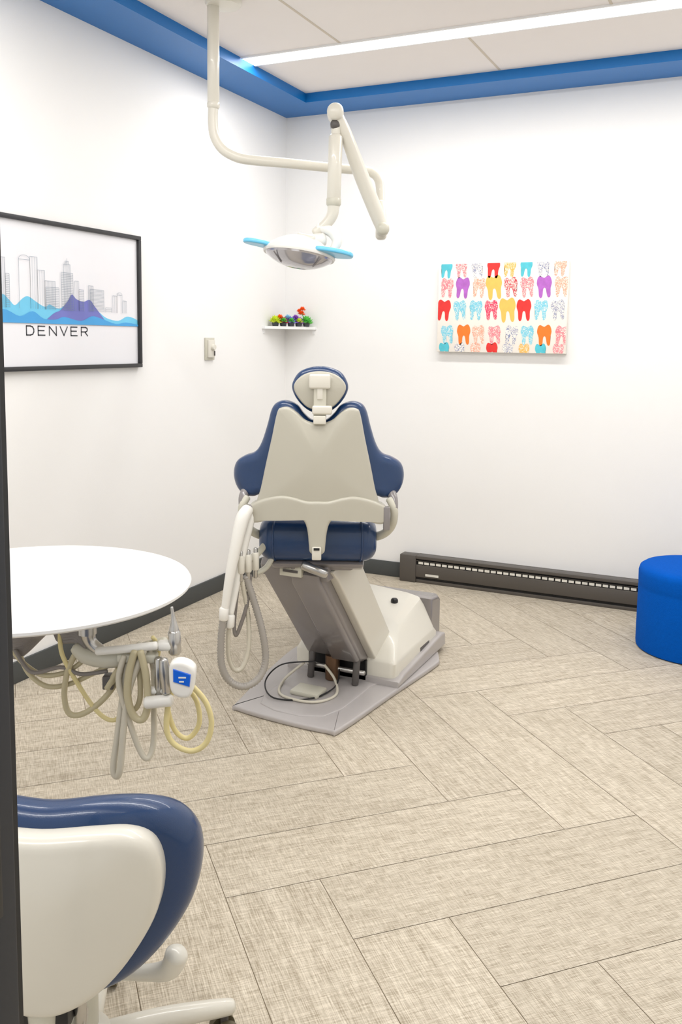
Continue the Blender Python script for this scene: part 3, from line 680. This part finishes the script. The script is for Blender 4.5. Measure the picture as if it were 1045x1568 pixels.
hsl = [
 ('hose_tan_1', M_hoset, .0065, [(112, 1020, .0), (100, 1045, .0), (94, 1080, 0), (99, 1108, 0), (115, 1113, 0), (140, 1100, 0), (165, 1075, 0), (185, 1040, 0)]),
 ('hose_yellow_1', M_hosey, .005, [(85, 990, .02), (92, 1020, .0), (115, 1065, 0), (145, 1108, 0), (170, 1120, 0), (187, 1098, 0), (185, 1050, 0), (200, 1010, 0)]),
 ('hose_tan_2', M_hoset, .0055, [(20, 1030, .03), (35, 1055, .02), (65, 1072, .01), (100, 1068, .01), (140, 1050, .01), (165, 1035, .0)]),
 ('hose_tan_5', M_hoset, .0055, [(10, 1025, .03), (30, 1042, .02), (60, 1055, .01), (95, 1050, .01), (125, 1030, .01)]),
 ('hose_grey_loop', M_hosed, .0045, [(15, 1020, .02), (45, 1048, .0), (90, 1040, .0), (120, 1050, .0), (160, 1045, .0)]),
 ('hose_pale_long_1', M_hosel, .0075, [(215, 998, -.02), (196, 1030, -.02), (187, 1080, -.02), (178, 1140, -.02), (171, 1188, -.02), (177, 1200, -.02), (184, 1180, -.03), (190, 1120, -.03), (200, 1060, -.03), (222, 1005, -.03)]),
 ('hose_pale_long_2', M_hosel, .0065, [(225, 998, -.01), (233, 1040, -.01), (233, 1100, -.01), (231, 1155, -.01), (222, 1172, -.02), (208, 1150, -.02), (192, 1090, -.03), (183, 1050, -.03), (192, 1015, -.03)]),
 ('hose_tan_3', M_hoset, .0080, [(210, 1005, -.04), (201, 1035, -.04), (198, 1070, -.04), (206, 1100, -.04), (220, 1106, -.04), (228, 1085, -.04), (226, 1040, -.04), (218, 1005, -.04)]),
 ('hose_tan_4', M_hoset, .006, [(200, 1010, -.02), (190, 1050, -.02), (192, 1085, -.02), (205, 1097, -.02), (214, 1075, -.02), (212, 1020, -.02)]),
 ('hose_yellow_2', M_hosey, .0060, [(268, 1050, -.04), (258, 1090, -.04), (257, 1125, -.04), (270, 1145, -.04), (295, 1153, -.04), (316, 1140, -.04), (324, 1110, -.04), (316, 1080, -.04), (298, 1058, -.04), (282, 1046, -.04)]),
 ('hose_yellow_3', M_hosey, .0055, [(262, 1052, -.02), (255, 1090, -.02), (266, 1128, -.02), (286, 1140, -.02), (303, 1118, -.02), (300, 1085, -.02), (284, 1060, -.02)]),
 ('hose_yellow_4', M_hosey, .0045, [(232, 990, -.01), (240, 1010, .0), (232, 1050, .0), (240, 1080, .0)]),
]
for nm, m, r, pts in hsl: sweep(nm, [tp(*p) for p in pts], r, m, Tt, n=10, res=8)
sweep('air_syringe', [tp(263, 943, -.02), tp(265, 960, -.02), tp(266, 978, -.02), tp(267, 1004, -.02)], [.003, .005, .011, .012], M_steel, Tt, n=14)
sweep('air_syringe_body', [tp(266, 980, -.02), tp(267, 1010, -.02)], .0135, M_steel, Tt, n=14, smooth=False)
sweep('handpiece', [tp(254, 1014, -.05), tp(256, 1035, -.05), tp(258, 1062, -.05)], [.009, .012, .009], M_steel, Tt, n=14)
sweep('handpiece_cup_1', [tp(262, 1000, -.02), tp(245, 1000, -.02)], .012, M_white, Tt, n=14, smooth=False)
sweep('handpiece_cup_2', [tp(244, 1018, -.03), tp(244, 1075, -.03)], .010, M_steel, Tt, n=14, smooth=False)
sweep('holder_white_1', [tp(228, 1078, -.05), tp(264, 1074, -.05)], .013, M_white, Tt, n=16, smooth=False)
sweep('holder_white_2', [tp(230, 1066, -.03), tp(255, 1064, -.03)], .009, M_white, Tt, n=16, smooth=False)
ho = [(268, 1012), (286, 1008), (303, 1018), (303, 1038), (298, 1058), (284, 1062), (270, 1054), (266, 1034)]
plate('control_handset', [ET(*p) for p in ho], -.085, -.05, .008, M_white, Tt, T=TF, n=4)
so = [(273, 1018), (299, 1026), (297, 1044), (273, 1037)]
plate('handset_screen', [ET(*p) for p in so], -.0875, -.08, .002, mat('blue_screen', (30, 100, 215), .2, coat=.5), Tt, T=TF, smooth=False)
tbox('screen_segments', 281, 1029, 292, 1031, -.0885, -.087, M_white, 0)
tbox('screen_segments_2', 282, 1035, 289, 1037, -.0885, -.087, M_white, 0)

# ------------------------------------------------------------------ assistant stool
SF = FR(2.1486, -3.759); SX = -.433
sw_ = SF(SX - .03, .30, 0)
Q = empty('dental_assistant_stool', (sw_.x, sw_.y, 0))
def sm(pts):
    pts = [(x * 1.07, z * 1.07 - .130) for x, z in pts]
    return [(SX + x, z) for x, z in pts] + [(SX - x, z) for x, z in reversed(pts) if x > .001]
crs = lambda x, z: 1.35 * (x - SX) ** 2
padS = [(0, .775), (.07, .779), (.13, .772), (.175, .750), (.203, .705), (.205, .65), (.188, .595), (.145, .54), (.09, .503), (0, .485)]
plate('backrest_pad', sm(padS), .012, .082, .028, M_navy, Q, T=SF, curve=crs, bulge1=.015)
shS = [(0, .756), (.07, .758), (.12, .752), (.150, .730), (.162, .685), (.155, .63), (.125, .575), (.085, .53), (.04, .503), (0, .495)]
plate('backrest_shell', sm(shS), -.028, .03, .018, M_cream2, Q, T=SF, curve=crs, bulge0=.012)
lathe('seat_cushion', [(0, 0), (.14, 0), (.158, .012), (.163, .035), (.156, .06), (.13, .068), (0, .070)], (sw_.x, sw_.y, .325), M_navy, Q, n=56)
lathe('seat_pan', [(0, 0), (.06, 0), (.12, .02), (.12, .026), (0, .026)], (sw_.x, sw_.y, .30), M_cream, Q, n=40)
sweep('back_support', [SF(SX, .02, .46), SF(SX, .0, .39), SF(SX, .06, .31), Vector((sw_.x, sw_.y, .305))], [.022, .024, .024, .02], M_cream, Q, n=16)
sweep('back_support_rail', [SF(SX + .05, .02, .46), SF(SX + .045, .03, .36), SF(SX + .02, .12, .30)], .010, M_steel, Q, n=12)
box('support_gap_shade', (SX - .05, -.012, .372), (SX + .04, .03, .412), M_black, Q, T=SF, bevel=.006)  # black block paints the dark gap below the backrest
sweep('lever_arm', [SF(SX + .02, .2, .31), SF(SX + .12, .14, .355), SF(SX + .165, .11, .385), SF(SX + .180, .10, .418)], [.010, .013, .017, .019], M_cream2, Q, n=16)
sweep('gas_column', [Vector((sw_.x, sw_.y, .08)), Vector((sw_.x, sw_.y, .31))], .025, M_cream, Q, n=20, smooth=False)
lathe('column_hub', [(0, 0), (.05, 0), (.055, .02), (.045, .06), (.03, .07), (0, .07)], (sw_.x, sw_.y, .06), M_cream2, Q, n=32)
for k in range(5):
    a = YAW + math.radians(25 + 72 * k); dx, dy = math.cos(a), math.sin(a)
    P0 = Vector((sw_.x, sw_.y, 0))
    sweep('base_leg_%d' % k, [P0 + Vector((dx * .03, dy * .03, .095)), P0 + Vector((dx * .15, dy * .15, .09)), P0 + Vector((dx * .265, dy * .265, .074)), P0 + Vector((dx * .285, dy * .285, .070))], [.024, .021, .017, .014], M_cream2, Q, n=14)
    cpt = P0 + Vector((dx * .27, dy * .27, 0))
    px_ = Vector((-dy, dx, 0))
    for s in (-1, 1):
        sweep('caster_%d%s' % (k, 'a' if s < 0 else 'b'), [cpt + px_ * s * .008 + Vector((0, 0, .025)), cpt + px_ * s * .024 + Vector((0, 0, .025))], .025, M_cast, Q, n=20, smooth=False, capr=False)
    sweep('caster_stem_%d' % k, [cpt + Vector((0, 0, .03)), cpt + Vector((0, 0, .07))], .008, M_greyd, Q, n=10, smooth=False)

# ------------------------------------------------------------------ door frame (camera stands in the doorway)
DF = empty('door_1', (2.1, -4.43, 0))
jx = 2.181
box('jamb_left', (jx - .07, -4.46, 0), (jx, -4.40, CZ), M_door, DF, bevel=.002)
box('jamb_stop', (jx - .05, -4.40, 0), (jx - .012, -4.385, CZ), M_black, DF)
box('jamb_right', (3.3, -4.46, 0), (3.37, -4.40, CZ), M_door, DF, bevel=.002)
box('header', (jx, -4.46, 2.2), (3.3, -4.40, 2.27), M_door, DF, bevel=.002)
box('strike_plate', (jx - .001, -4.445, .97), (jx + .002, -4.415, 1.09), M_black, DF, bevel=.001)

# ------------------------------------------------------------------ camera
cd = bpy.data.cameras.new('camera'); cam = bpy.data.objects.new('camera', cd); sc.collection.objects.link(cam)
pit, roll = math.radians(6.527), math.radians(.743)
fwv = Vector((-math.sin(YAW) * math.cos(pit), math.cos(YAW) * math.cos(pit), -math.sin(pit)))
rt = Vector((math.cos(YAW), math.sin(YAW), 0)); up = rt.cross(fwv)
r2 = rt * math.cos(roll) + up * math.sin(roll); u2 = -rt * math.sin(roll) + up * math.cos(roll)
mtx = Matrix.Identity(4)
for i in range(3):
    mtx[i][0] = r2[i]; mtx[i][1] = u2[i]; mtx[i][2] = -fwv[i]
mtx.translation = Vector((2.67, -4.873, 1.4))
cam.matrix_world = mtx
cd.sensor_fit = 'AUTO'; cd.sensor_width = 36; cd.lens = 36 * 1367.9 / 1568
cd.shift_y = (677.6 - 784) / 1568; cd.clip_start = 0.05
sc.camera = cam
